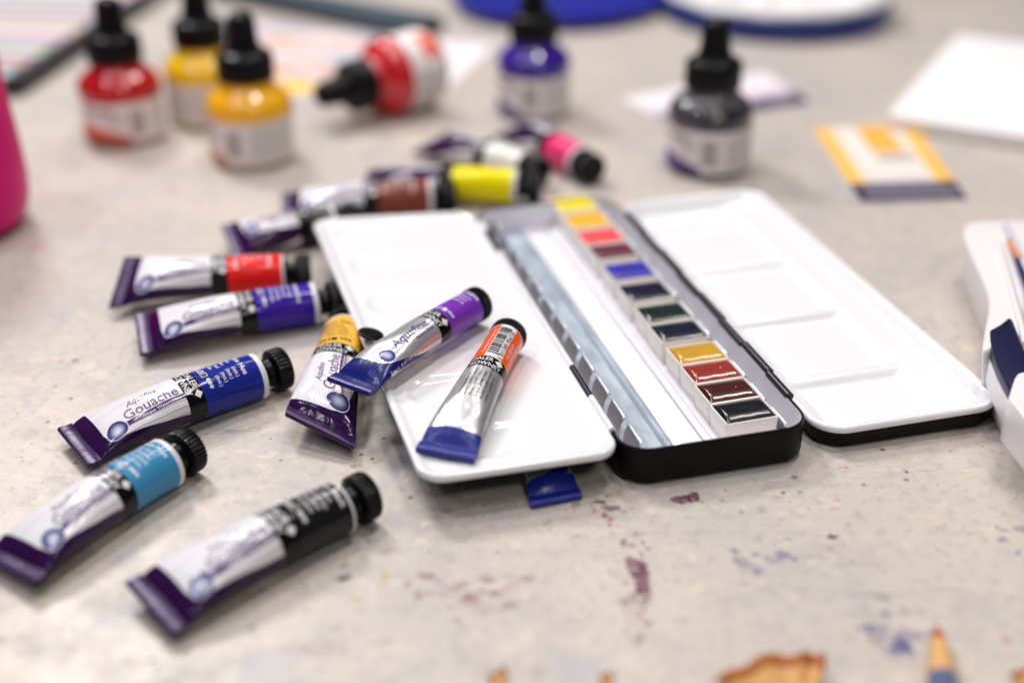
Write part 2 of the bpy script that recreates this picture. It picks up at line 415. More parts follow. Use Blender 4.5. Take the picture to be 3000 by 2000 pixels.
def paint_tube(name, label, kind, c_img, zc, s_img, zs, band, text, crimp_roll=0.0, prot=0.0, r=None, L=None,
               skew=0.0, fold=None, foilc=False, textcol=None, group='paint tubes scattered round the palette tin', bend=0.0, lift=2.0, cap_ext=0.0, zbase=None, ring=True, seed=1):
    a = at(c_img[0], c_img[1], zc); b = at(s_img[0], s_img[1], zs)
    d = b - a; Lr = d.length; L = L or Lr
    r = r or (9.0 if kind == 'gouache' else 6.8)
    zb0 = (zc - 1.2) if zbase is None else zbase[0]        # support height under the crimp
    zb1 = (zs - r) if zbase is None else zbase[1]
    root = bpy.data.objects.new(name, None); COL.objects.link(root); root.empty_display_size = 0.01
    root.location = Vector((a.x, a.y, 0)) * K
    root.rotation_euler = (0, 0, math.atan2(d.y, d.x))
    tag(root, label, 'paint tube', group)
    Lh = math.sqrt(d.x*d.x + d.y*d.y); Lx = Lh
    rnd = random.Random(seed)
    ph = [rnd.uniform(0, 6.28) for _ in range(6)]
    def kk(t):                      # 0 flat .. 1 round
        x = max(0.0, min(1.0, (t*L - 4.5) / (L*0.80)))
        return 1 - (1-x)**1.15
    AW = 1.50
    def P(th, t, off=0.0):          # th: angle from top toward the right side, t 0..1
        k = kk(t)
        aw = AW + (1 - AW) * k                 # half width tapers evenly from the fold to the round end
        bb = max(0.75, r * math.sqrt(max(0.0, 1 - ((aw*aw - 1) / (AW*AW - 1)) ** 1.35)))
        aa = aw * r
        e = 1 - 0.25*(1-k)
        cs, sn = math.cos(th), math.sin(th)
        y = -(aa+off) * sn
        z = (bb+off) * (abs(cs)**e) * (1 if cs >= 0 else -1)
        wv = (1-k)*k*4
        z += wv * (0.22*math.sin(3*y/r + ph[0]) + 0.15*math.sin(t*24+ph[1]+y*0.4)) * (1 if cs > 0 else 0.4)
        psi = crimp_roll * (1-k)**1.3
        y, z = y*math.cos(psi) - z*math.sin(psi), y*math.sin(psi) + z*math.cos(psi)
        q = t*t*(3-2*t)
        zl = zb0*(1-t) + zb1*t
        hb = bb*math.cos(psi)**2 + abs(math.sin(psi))*aa*0.75
        zz = zl + hb + lift*(1-t)**2 + z + bend*math.sin(PI*t)
        if zl < 0.5: zz = max(zz, 0.12 + 0.02*off)
        x = t*Lx + skew*y*(1-t)**2
        return (x, y, zz)
    nu, nv = 96, 56
    mb = MB(); vs = []; uvs = []
    for j in range(nv+1):
        t = (j/nv)
        for i in range(nu+1):
            u = i/nu - 0.5
            th = u*2*PI + prot
            vs.append(P(th, t)); uvs.append((u, t))
    fs = [[j*(nu+1)+i, (j+1)*(nu+1)+i, (j+1)*(nu+1)+i+1, j*(nu+1)+i+1] for j in range(nv) for i in range(nu)]
    fs.append([i for i in range(nu)])
    fold = fold or ((0.026, 0.004, 0.052) if kind == 'gouache' else (0.009, 0.014, 0.15))
    mat = tube_label_mat(name + '_print', kind, band, L, r, fold, foilc, ring)
    mb.add(vs, fs, 0, uvs)
    # printed lettering, laid on the curved wall
    tc = {'w': 1, 'k': 2, 'p': 3, 'b': 4}
    def put(shape, colr):
        v2, f2 = shape
        if not v2: return
        v2, f2 = chop(v2, f2, 1.0)
        pts = [P(s/r + prot, min(max(t/L, 0.0), 0.999), 0.09) for s, t in v2]
        mb.add(pts, f2, tc[colr], smooth=False)
    T = textcol or 'w'
    if kind == 'gouache':
        put(rot90(*fit_text('Aquafine', 21, 33, 3.9, 2.1, 0.004, 0.3)), 'p')
        put(rot90(*fit_text('Gouache', 18.4, 39.5, -0.3, 3.5, 0.006)), 'p')
        put(rot90(*fit_text('Opaque Watercolour', 23, 40.2, -2.3, 1.15, 0.006)), 'w')
        # the same two words repeated round the black band, with the diamond
        put(fit_text('DALER', -7.6, 0.4, 44.9, 2.35, 0.004), 'w')
        put(fit_text('ROWNEY', -8.6, 2.8, 41.7, 2.35, 0.004), 'w')
        put(([(3.2, 47.7), (1.4, 46.1), (3.2, 44.5), (5.0, 46.1)], [[0, 1, 2, 3]]), 'w')
        hd, lines, num = text
        n = len(hd)*1.15
        put(fit_text(hd, -4.6-n*0.5, -4.6+n*0.5+2.5, 65.2, 2.1, 0.015), T)
        for i, ln in enumerate(lines):
            put(fit_text(ln, -8.5+i*0.5, 0.5+i*0.5+(len(ln)-12)*0.4, 62.2 - i*2.5, 1.45, 0.006), T)
        put(fit_text(num, -9, -4.4, 50.0, 2.5, 0.012), T)
        put(quad(-3.9, 50.1, -1.9, 52.3), 'k'); 
        for (x0, y0, x1, y1) in ((-4.0,50.0,-1.8,50.25),(-4.0,52.25,-1.8,52.5),(-4.0,50.0,-3.75,52.5),(-2.05,50.0,-1.8,52.5)): put(quad(x0, y0, x1, y1), T)
        put(fit_text('***', -1.0, 3.6, 49.9, 2.6, 0.02), T)
    elif not foilc:
        put(rot90(*fit_text('Aquafine', 22.0, 42.0, -0.6, 3.4, 0.008, 0.25)), 'b')
        put(rot90(*fit_text('Watercolour', 32, 42.3, -3.0, 1.35, 0.003)), 'b')
        put(rot90(*fit_text('8ml  0.27 US fl. oz.', 14, 31, -7.8, 1.2, 0.008)), 'w')
        put(fit_text('DALER', -7.0, 0.6, 47.6, 2.15, 0.004), 'w')
        put(fit_text('ROWNEY', -7.0, 4.0, 44.5, 2.15, 0.004), 'w')
        put(([(3.4, 50.2), (1.6, 48.5), (3.4, 46.8), (5.0, 48.5)], [[0, 1, 2, 3]]), 'w')
        hd, lines, num = text
        put(fit_text(hd, -6.0, 2.6, 70.0, 1.9, 0.015), T)
        for i, ln in enumerate(lines): put(fit_text(ln, -6.0, 1.0, 67.0-i*2.3, 1.4, 0.006), T)
        put(fit_text(num, -6.2, -2.4, 52.6, 1.8, 0.008), T); put(quad(-1.8, 52.5, 0.0, 54.5), T); put(fit_text('***', 0.6, 4.0, 52.2, 2.2, 0.02), T)
    else:
        put(fit_text('DALER', -6.4, 0.8, 47.6, 2.15, 0.004), 'w')
        put(fit_text('ROWNEY', -6.4, 4.4, 44.5, 2.15, 0.004), 'w')
        put(([(3.2, 50.2), (1.4, 48.5), (3.2, 46.8), (4.8, 48.5)], [[0, 1, 2, 3]]), 'w')
        # bar code running along the tube, digits beside it
        rb = random.Random(3); t = 53.0
        while t < L - 1.6:
            wd = rb.choice((0.22, 0.22, 0.42, 0.62)); put(quad(-2.7, t, 1.1 if (t < L-5 and t > 54) else 1.7, t+wd), 'k'); t += wd + rb.choice((0.24, 0.24, 0.44, 0.6))
        put(rot90(*fit_text('5', 51.2, 52.2, -3.2, 1.7, 0.006)), 'k')
        put(rot90(*fit_text('011385', 53.6, 62.4, -3.2, 1.7, 0.006)), 'k')
        put(rot90(*fit_text('956726', 63.4, 72.0, -3.2, 1.7, 0.006)), 'k')
        put(rot90(*fit_text('131 008 619', 55.0, 65.5, -5.8, 1.5, 0.008)), 'w')
        put(rot90(*fit_text('Cadmium Orange Hue', 53.5, 71.5, 3.9, 1.0, 0.003)), 'w')
        for i in range(6):
            wv = 9 + (i*37 % 5)
            put(rot90(*fit_text('Artists quality watercolour paint'[:wv*2], 26, 26+wv*1.5, 4.2-i*1.6, 0.9, 0.0)), 'k')
    body = mb.build('tube_body', [mat, M_ink_w, M_ink_k, M_ink_p, M_ink_b], root, autos=0)
    # folded end
    fm = MB(); nn = 26
    fl = 5.2 if kind == 'gouache' else 4.6
    prof = [(-0.3, -0.7), (-0.5, 0.0), (-0.3, 0.75), (0.2, 1.05), (fl*0.5, 1.0), (fl-0.3, 1.0), (fl, 0.75), (fl+0.05, 0.3), (fl, -0.4), (fl*0.5, -0.7)]
    ring = []
    for i in range(nn+1):
        u = (i/nn*2 - 1)
        aa = r*AW*1.01
        y = u*aa
        psi = crimp_roll
        for (x, z) in prof:
            zz = z*1.0 + 0.05*math.sin(u*5+ph[2]) + 0.10*math.sin(x*1.4+ph[3])
            yy, z2 = y*math.cos(psi) - zz*math.sin(psi), y*math.sin(psi) + zz*math.cos(psi)
            hb = 0.75*math.cos(psi)**2 + abs(math.sin(psi))*aa*0.75
            z3 = zb0 + hb + lift + z2
            if zb0 < 0.5: z3 = max(z3, 0.10)
            ring.append((x + skew*yy, yy, z3))
    m_ = len(prof)
    fs = [[i*m_+j, (i+1)*m_+j, (i+1)*m_+(j+1) % m_, i*m_+(j+1) % m_] for i in range(nn) for j in range(m_)]
    fs += [list(range(m_)), [nn*m_+j for j in range(m_)][::-1]]
    fm.add(ring, fs)
    mf = Mat(name + '_fold', fold, 0.34, 0.0, Specular_IOR_Level=0.5, Specular_Tint=(0.75, 0.70, 1.0, 1))
    nz = mf.noise(260, 3, vec=mf.mapping('Object', (0.5, 1, 1))); mf.bump(nz, 0.4, 0.0007)
    fm.build('crimp', mf, root, autos=50)
    # shoulder, neck and cap (round the axis at the cap end)
    tilt = math.atan2(zb1 - zb0, Lx) if zbase else 0.0
    cz = P(0, 0.9999)[2] - r
    hold = bpy.data.objects.new('shoulder', None)
    def seat(mb_, name_, mats, par, **k):
        o = mb_.build(name_, mats, par, **k)
        o.location = Vector((Lx, 0, cz)) * K; o.rotation_euler = (0, -tilt, 0); return o
    if kind == 'gouache':
        sh = MB(); rg = 0.12 if ring else -0.05; sh.lathe([(r-0.05, -0.4), (r+rg, -0.2), (r+rg, 0.35), (r-0.5, 0.8), (r*0.72, 1.5), (r*0.62, 2.0)], 72, axis='X', caps=True, mis=[0, 0, 0, 1, 1, 1])
        seat(sh, 'shoulder', [M_ink_w if ring else M_cap, M_cap], root)
        cp = MB(); e = cap_ext
        rid = lambda t, h: 1 + (0.022*math.cos(36*t) if h > 6.0+e else 0)
        cp.lathe([(5.6, 1.9), (5.7, 2.5+e), (5.3, 3.2+e), (5.5, 5.2+e), (7.0, 5.8+e), (8.1, 6.4+e), (8.2, 7.0+e), (8.2, 11.4+e), (7.8, 12.1+e), (6.9, 12.5+e), (6.4, 12.1+e), (0.3, 12.1+e)], 180, axis='X', rmod=rid)
        seat(cp, 'cap', M_cap, root)
    else:
        sh = MB(); sh.lathe([(r-0.05, -0.3), (r+0.08, 0.0), (r-0.3, 0.5), (r*0.8, 1.0)], 64, axis='X')
        seat(sh, 'shoulder', [M_ink_w if foilc else mat], root)
        cp = MB(); rid = lambda t, h: 1 + (0.028*math.cos(40*t) if h > 1.2 else 0)
        cp.lathe([(5.0, 0.6), (6.2, 1.0), (6.9, 1.3), (7.0, 1.8), (7.0, 5.2), (6.6, 5.9), (5.6, 6.2), (5.2, 5.8), (0.3, 5.8)], 200, axis='X', rmod=rid)
        seat(cp, 'cap', M_cap, root)
    return root

GB = (0.018, 0.030, 0.30)
paint_tube('paint_tube', 'dark blue gouache tube with sharp white print, beside the sky blue tube', 'gouache', (170,1040), 3, (590,864), 9, (0.012, 0.024, 0.27),
    ('Blue Hue', ['Bleu      (Imit.)', 'Blau     (Imit.)', 'Azul     (Imit.)', 'Blu       (Imit.)'], '110'), prot=math.radians(30), seed=1, crimp_roll=0.06)
paint_tube('paint_tube', 'sky blue gouache tube cut by the left edge of the picture', 'gouache', (18,1320), 3, (380,1064), 9, (0.050, 0.265, 0.50),
    ('Blue Hue', ['Bleu Azur', 'Himmelblau', 'Azul Celeste', 'Blu Cielo'], '115'), prot=math.radians(26), seed=2, L=70, crimp_roll=-0.05)
paint_tube('paint_tube', 'black gouache tube nearest the camera, grey lettering on a black band', 'gouache', (345,1412), 3, (778,1167), 9, (0.010, 0.0095, 0.010),
    ('Ivory Black', ['Noir d Ivoire', 'Elfenbeinschwarz', 'Negro Marfil', 'Nero Avorio'], '034'), prot=math.radians(26), seed=3, crimp_roll=0.1, ring=False)
paint_tube('paint_tube', 'violet blue gouache tube, its cap at the flap edge beside the red tube', 'gouache', (320,786), 4, (722,697), 9, (0.045, 0.014, 0.36),
    ('Ultramarine', ['Outremer Fonce', 'Ultramarin', 'Azul Ultramar', 'Blu Oltremare'], '123'), prot=math.radians(30), seed=4, crimp_roll=0.16, skew=0.05)
paint_tube('paint_tube', 'bright red gouache tube with its crimped end twisted', 'gouache', (275,677), 5, (650,630), 9, (0.88, 0.016, 0.012),
    ('Vermilion', ['Vermillon', 'Zinnober', 'Bermellon', 'Vermiglione'], '588'), prot=math.radians(24), seed=5, ring=False, crimp_roll=0.45, skew=0.25)
ochre = paint_tube('paint_tube', 'yellow ochre gouache tube numbered 663 under the violet watercolour tube', 'gouache', (735,1010), 4, (793,768), 9, (0.88, 0.50, 0.075),
    ('Yellow Ochre', ['Ocre Jaune', 'Lichter Ocker', 'Ocre Amarillo', 'Giallo Ocra'], '663'), prot=math.radians(12), seed=6, ring=False, textcol='k', crimp_roll=0.22, skew=0.50, r=8.9)
paint_tube('paint_tube', 'gouache tube with hidden colour half under the back corner of the white flap', 'gouache', (528,578), 3, (762,512), 8.6, (0.03, 0.03, 0.03),
    ('Black', ['Noir', 'Schwarz', 'Negro', 'Nero'], '034'), prot=math.radians(-8), seed=7, crimp_roll=0.3, r=8.6, L=64)
paint_tube('paint_tube', 'gouache tube with a red brown band lying behind the back edge of the white flap', 'gouache', (650,494), 3, (990,452), 9, (0.25, 0.055, 0.030),
    ('Burnt Sienna', ['Terre de Sienne', 'Siena Gebrannt', 'Siena Tostada', 'Terra di Siena'], '221'), prot=math.radians(24), seed=8, crimp_roll=0.2)
paint_tube('paint_tube', 'lemon yellow gouache tube lying behind the flap corner and the tin', 'gouache', (838,436), 4, (1187,430), 9.4, (0.95, 0.82, 0.002),
    ('Lemon Yellow', ['Jaune Citron', 'Zitronengelb', 'Amarillo Limon', 'Giallo Limone'], '651'), prot=math.radians(-52), seed=9, textcol='k', crimp_roll=0.2)
paint_tube('paint_tube', 'white gouache tube with black cap behind the lemon yellow tube', 'gouache', (990,342), 4, (1205,386), 9, (0.80, 0.79, 0.76),
    ('Zinc White', ['Blanc de Zinc', 'Zinkweiss', 'Blanco de Zinc', 'Bianco Zinco'], '003'), prot=math.radians(-46), seed=10, textcol='k', crimp_roll=0.2, skew=0.1)
paint_tube('paint_tube', 'bright pink gouache tube pointing at the tin from behind', 'gouache', (1178,310), 4, (1335,375), 9, (0.83, 0.045, 0.20),
    ('Rose', ['Rose', 'Rosa', 'Rosa', 'Rosa'], '432'), prot=math.radians(-40), seed=11, crimp_roll=0.2)
WG = 'small watercolour tubes with blue crimped ends'
paint_tube('paint_tube', 'silver watercolour tube with violet band lying across the ochre tube', 'aqua', (801,890), 20.5, (1080,703), 24.5, (0.19, 0.035, 0.46),
    ('Purple', ['Pourpre', 'Purpur', 'Purpura'], '433'), prot=math.radians(22), seed=12, group=WG, crimp_roll=-0.03, zbase=(19.5, 17.0), lift=0.3)
paint_tube('paint_tube', 'silver watercolour tube with orange band and bar code on the white flap', 'aqua', (1022,1046), 16.5, (1161,779), 22.5, (0.92, 0.11, 0.004),
    ('', [], ''), prot=math.radians(16), seed=13, group=WG, foilc=True, zbase=(14.6, 15.2), lift=1.0, crimp_roll=0.05, fold=(0.012, 0.022, 0.22))
paint_tube('paint_tube', 'watercolour tube under the flap with only its blue crimped end showing', 'aqua', (1278,1150), 1.5, (1215,960), 7, (0.05, 0.10, 0.4),
    ('Blue', ['Bleu', 'Blau', 'Azul'], '110'), prot=math.radians(-14), seed=14, group=WG, r=6.0, L=62, lift=0.6, zbase=(0.0, 0.0), skew=-0.12, fold=(0.012, 0.022, 0.26))

# flip-top lid hanging off the ochre tube's cap
fl = MB(); fl.lathe([(4.4, 0), (5.0, 0.2), (5.1, 1.1), (4.6, 1.5), (0.3, 1.6)], 48)
fo = fl.build('cap_lid', M_cap, ochre)
p = at(851, 771, 20.0); fo.location = ochre.rotation_euler.to_matrix().inverted() @ (p*K - ochre.location)
fo.rotation_euler = (0.25, 0.1, 0)

# ------------------------------------------------------------------ the tin
def rr_loop(wd, ln, rad, d, nc=10, nsw=10, nsl=60):
    x0, x1, y0, y1 = d, wd-d, d, ln-d
    rr = max(rad-d, 0.15); rr = max(0.0, min(rr, (x1-x0)/2-0.01, (y1-y0)/2-0.01))
    pts = []
    cs = [(x1-rr, y0+rr, -PI/2), (x1-rr, y1-rr, 0), (x0+rr, y1-rr, PI/2), (x0+rr, y0+rr, PI)]
    for q in range(4):
        cx, cy, a0 = cs[q]
        for i in range(nc+1):
            a = a0 + PI/2*i/nc; pts.append((cx+rr*math.cos(a), cy+rr*math.sin(a)))
        nx_, ny_, na = cs[(q+1) % 4]
        ex, ey = nx_+rr*math.cos(na), ny_+rr*math.sin(na)
        sx, sy = pts[-1]; n = nsl if q in (0, 2) else nsw
        for i in range(1, n): pts.append((sx+(ex-sx)*i/n, sy+(ey-sy)*i/n))
    return pts
def rings(wd, ln, rad, prof, zf=None, mi=0, mb=None, fill=True, **kw):
    """prof list of (inset, z); zf(a,b,inset,z) may change z"""
    mb = mb or MB(); vs = []; n = None
    for d, z in prof:
        lp = rr_loop(wd, ln, rad, d, **kw); n = len(lp)
        vs += [(x, y, zf(x, y, d, z) if zf else z) for x, y in lp]
    fs = [[j*n+i, j*n+(i+1) % n, (j+1)*n+(i+1) % n, (j+1)*n+i] for j in range(len(prof)-1) for i in range(n)]
    if fill: fs.append([(len(prof)-1)*n+i for i in range(n)])
    mb.add(vs, fs, mi); return mb
def sst(x, a, b):
    x = max(0, min(1, (x-a)/(b-a))); return x*x*(3-2*x)

tin = empty('paint_tin', (TIN_O[0], TIN_O[1], 0), TIN_R, 'long black metal watercolour tin lying open, white inside, holding twelve half pans', 'paint tin')
W, L = 70.0, 225.0
mb = rings(W, L, 11, [(34.5, 0.3), (3.2, 0.0), (1.2, 0.5), (0.2, 1.8), (0, 3.2), (0, 14.4), (0.15, 14.95), (0.5, 15.2), (0.95, 15.1), (1.0, 14.8)], fill=False)
mb.build('tin_body', M_black, tin, autos=50)
mb = rings(W, L, 11, [(1.01, 14.7), (1.1, 14.2), (1.3, 4.0), (2.0, 1.8), (3.6, 1.2), (34.6, 1.2)], fill=True)
mb.build('tin_lining', M_lilac, tin, autos=50)
# white centre plate between the rails
mb = MB(); mb.box((24.5, 6, 1.5), (41, 219, 3.0)); mb.build('centre_plate', M_enamel, tin, bevel=0.3)
# rails
def rail(a0, prof, name='pan_rail'):
    mb = MB(); n = len(prof); N = 40
    vs = [(a, 3.0 + (L-6)*j/N, z) for j in range(N+1) for a, z in prof]
    fs = [[j*n+i, j*n+i+1, (j+1)*n+i+1, (j+1)*n+i] for j in range(N) for i in range(n-1)]
    mb.add(vs, fs)
    o = mb.build(name, M_steel if prof[0][0] < 20 else M_lilac, tin, autos=28)
    sm = o.modifiers.new('thickness', 'SOLIDIFY'); sm.thickness = 0.35*K
    return o
rl = rail(0, [(6.6, 3.9), (7.2, 3.2), (20.6, 3.2), (21.0, 3.6), (21.6, 4.6), (22.3, 4.6), (22.8, 3.7), (23.3, 3.7), (23.8, 4.4), (24.4, 4.4), (25.0, 3.2)])
rr_ = rail(0, [(36.2, 3.3), (36.6, 3.7), (39.0, 3.2), (39.4, 4.4), (39.9, 4.5), (40.3, 3.6), (40.8, 3.5), (62.0, 3.4), (62.8, 4.0)])
def clip(a, b0, sgn, parent, ln=14.0, ztop=12.3):
    mb = MB(); N = 16
    prof = [(0.0, 3.6), (0.15, 6.0), (0.7, 9.0), (1.7, ztop-0.5)]
    vs = []; n = len(prof)
    for j in range(N+1):
        bb = b0 + ln*j/N
        rnd_ = 0.6*(abs(j/N-0.5)*2)**8
        for i, (x, z) in enumerate(prof): vs.append((a+sgn*x, bb, z - (rnd_ if i == n-1 else 0)))
    fs = [[j*n+i, j*n+i+1, (j+1)*n+i+1, (j+1)*n+i] for j in range(N) for i in range(n-1)]
    mb.add(vs, fs, 0)
    # rolled lip
    lip = []
    for j in range(N+1):
        bb = b0 + ln*j/N; dz = 0.6*(abs(j/N-0.5)*2)**8
        for q in range(10):
            t = 2*PI*q/10; lip.append((a+sgn*(1.9+0.75*math.cos(t)), bb, ztop-0.2-dz+0.62*math.sin(t)))
    fs = [[j*10+q, j*10+(q+1) % 10, (j+1)*10+(q+1) % 10, (j+1)*10+q] for j in range(N) for q in range(10)]
    fs += [list(range(10)), [N*10+q for q in range(10)][::-1]]
    mb.add(lip, fs, 1)
    return mb.build('clip', [M_tabface, M_steel], parent, autos=40)
for k in range(12):
    clip(7.3, 9.4 + 17.9*k, 1, rl)
    clip(64.9, 8.0 + 17.9*k + random.uniform(-.6, .6), -1, rr_, ln=13.0, ztop=12.5 + random.uniform(-.5, .6))

# lid with mixing wells (rests on the table to the right)
lid = empty('lid', (0, 0, 0)); lid.parent = tin; del_keys = None
lw, ll = 75.0, 224.0
ridge_b = (-3.0, 43.5, 95.5, 148.0, 199.0)
def lidz(x, y, d, z):
    if d < 2.5: return z
    rg = max(1 - sst(abs(y - rb_), 1.2, 5.2) for rb_ in ridge_b)
    f = max(rg * (1 - 0.0*x), sst(x, 50, 58))
    h = 2.8 + 2.5*f
    wall = 9.2 - (d - 2.5)*0.95
    if wall > h: return wall + 0.0
    return h + 0.35*math.exp(-(h-wall)*1.5)
prof = [(0.35, 6.9), (-0.15, 7.3), (-0.3, 8.3), (0.1, 9.3), (0.9, 9.7), (1.8, 9.5), (2.5, 9.2)] + [(3.0 + i*0.9, 5.4) for i in range(38)] + [(37.5, 5.4)]
mb = rings(lw, ll, 12, prof, lidz, nsl=220, nsw=60, nc=12, fill=False)
o = mb.build('mixing_lid', M_enamel, tin, autos=0, weld=0.03)
bpy.data.objects.remove(lid)
LID = Vector((74.8, 3.2, 0)); o.location = LID*K; o.rotation_euler = (0, math.radians(-0.4), math.radians(-0.3)); o['label'] = 'white mixing lid with wells, black outside'
mb = rings(lw, ll, 12, [(36, 0.3), (3.5, 0.0), (1.9, 0.5), (1.2, 1.8), (0.9, 6.95), (1.2, 7.1)], fill=False, nsl=60, nsw=12)
mb.build('lid_shell', M_black, o, autos=50)

# flat mixing flap to the left
def flapz(x, y, d, z):
    if d < 5.9: return z
    h = z
    for k in range(6):
        cy = 20 + k*37.5
        # tear-shaped wells running in from the outer edge (x large = outer)
        u = (61 - x)                      # 0 at outer end
        if u < 0: continue
        q = math.hypot((x-52.0), (y-cy)) if x > 52 else abs(y-cy)*1.0
        dep = sst(11.5 - q, 0, 4.5) * (1 - sst(52 - x, 0, 34))
        h -= 1.3*dep
    return h
prof = [(0.5, -2.7), (0.1, -2.5), (-0.1, -1.6), (0.0, -0.6), (0.5, -0.05), (1.3, 0.1), (2.2, -0.1), (3.4, -1.0), (4.6, -1.5)] + [(6 + i*1.0, -1.55) for i in range(29)] + [(35.0, -1.55)]
mb = rings(70, 222, 9, prof, flapz, nsl=220, nsw=60, nc=12, fill=False)
def flap_tf(x, y, z):
    kx = (69.2 + 8.0*y/222)/70
    a = -0.8 - x*kx
    zz = 15.6 + z + (x/70)*(0.6 + 3.8*y/222)
    return (a, y + 1.0, zz)
fo = mb.build('mixing_flap', M_enamel, tin, tf=flap_tf, autos=0, weld=0.03)
fo['label'] = 'white enamel flap with shallow wells folded out to the left'
mb = rings(70, 222, 9, [(0.9, -2.75), (0.6, -3.1), (1.4, -3.3), (34.8, -3.2)], nsl=60, nsw=12)
mb.build('flap_underside', M_black, fo, tf=flap_tf, autos=0)
# hinge barrels
def barrel(a, b0, b1, z, mat, r=1.25):
    mb = MB(); n = 16
    vs = [(a + r*math.cos(2*PI*i/n), b, z + r*math.sin(2*PI*i/n)) for b in (b0, b1) for i in range(n)]
    fs = [[i, (i+1) % n, n+(i+1) % n, n+i] for i in range(n)] + [list(range(n))[::-1], [n+i for i in range(n)]]
    mb.add(vs, fs); return mb.build('hinge_barrel', mat, tin, autos=40)
for b0, b1, mt_ in ((15, 38.6, M_enamel), (39, 61.6, M_hinge), (62, 120, M_enamel), (120.5, 172, M_enamel), (172.5, 196, M_hinge), (196.5, 208, M_enamel)):
    barrel(0.2, b0, b1, 15.3, mt_, 1.15)
for i, (b0, b1) in enumerate(((21, 38.6), (39, 62), (62.4, 84), (84.4, 108), (108.4, 131), (131.4, 154), (154.4, 177), (177.4, 200))):
    barrel(70.3 + (0.5 if i % 2 else 0), b0, b1, 14.6 + (0.25 if i % 2 else 0), M_hinge, 1.6)

# ------------------------------------------------------------------ half pans
pans = [((0.86, 0.70, 0.02), 222.5, 'lemon yellow half pan at the far end of the row', 0.5),
        ((0.90, 0.46, 0.01), 200.5, 'golden yellow half pan between the lemon yellow and the red pan', 0.5),
        ((0.86, 0.055, 0.07), 180.5, 'bright red half pan between golden yellow and crimson', 0.5),
        ((0.11, 0.004, 0.035), 163.5, 'dark crimson half pan between bright red and ultramarine', 0.3),
        ((0.018, 0.012, 0.36), 141.5, 'vivid ultramarine half pan in the middle of the row', 0.35),
        ((0.004, 0.007, 0.028), 119.8, 'dark navy half pan just behind the dark green pan', 0.12),
        ((0.003, 0.020, 0.014), 98.5, 'dark green half pan between two dark blue pans', 0.12),
        ((0.004, 0.008, 0.028), 81.5, 'indigo half pan between the dark green and the ochre pan', 0.12),
        ((0.62, 0.33, 0.025), 62.5, 'ochre yellow half pan between indigo and brick red', 0.25),
        ((0.30, 0.028, 0.018), 47.4, 'glossy brick red half pan in front of the ochre pan', 0.1),
        ((0.060, 0.006, 0.005), 32.4, 'dark maroon brown half pan between brick red and black', 0.1),
        ((0.005, 0.007, 0.011), 17.4, 'blue black half pan at the near end of the row', 0.14)]
PW, PH = 20.6, 10.3
plen = [19.5, 18.5, 16.8, 16.8, 18.0, 18.0, 16.8, 16.8, 15.0, 14.9, 14.9, 14.9]
pan_me = {}
for i, (colr, b, lab, rg) in enumerate(pans):
    PL = plen[i]
    wc = tin_world(41.0 + random.uniform(-.25, .25), b - PL/2, 3.5)
    root = empty('half_pan', wc, TIN_R + math.radians(1.4 + random.uniform(-.8, .8)), lab, 'paint pan', 'half pans of watercolour in the open tin')
    if PL not in pan_me:
        pm = rings(PW, PL, 1.2, [(6.5, 0.0), (1.4, 0.0), (0.8, 0.4), (0, PH-0.2), (0.12, PH), (0.62, PH), (0.75, PH-0.4), (0.85, PH-2.2)], fill=False, nsl=6, nsw=6, nc=5)
        o = pm.build('pan_case', M_panw, root, autos=40); pan_me[PL] = o.data
    else:
        o = bpy.data.objects.new('pan_case', pan_me[PL]); COL.objects.link(o); o.parent = root
    # paint cake, domed across its width with a moulded edge
    rn = random.Random(i); q0 = rn.uniform(-.25, .25)
    def dome(x, y, d, z, i=i, q0=q0):
        u = (y - PL/2)/(PL/2 - 1.2)
        dz = 1.15*(1 - min(1, abs(u))**2.4) - 0.35*sst(x/PW, 0.0, 1.0)*0
        if i in (9, 10): dz += 0.05*math.sin(y*4.2)*(1 if y > PL*0.45 else 0.15)
        return z + dz*sst(d, 1.0, 2.2) + 0.02*math.sin(x*0.9+i)*math.cos(y*0.8)
    cm = rings(PW, PL, 1.2, [(0.74, PH-1.5), (0.76, PH-0.6), (1.0, PH-0.2)] + [(1.4+(PL/2-1.9)/12*k, PH-0.05) for k in range(13)] + [(PL/2, PH-0.25)], dome, nsl=26, nsw=34, nc=4, fill=False)
    mp = Mat('paint_' + lab.split(' half')[0].replace(' ', '_'), colr, 0.22 if i > 4 else 0.4); 
    mp.b.inputs['Coat Weight'].default_value = 0.5 if i in (8, 9, 10) else 0.15; mp.b.inputs['Coat Roughness'].default_value = 0.12
    nz = mp.noise(180, 4, vec=mp.mapping('Object', (0.25, 1, 1)))
    mp.set('Base Color', mp.mix(nz.step(0.3, 0.8), tuple(c_*0.85 for c_ in colr), tuple(min(1, c_*1.2) for c_ in colr)))
    mp.bump(nz, 0.15, 0.0004)
    cm.build('paint_cake', mp, root, autos=50, weld=0.03)

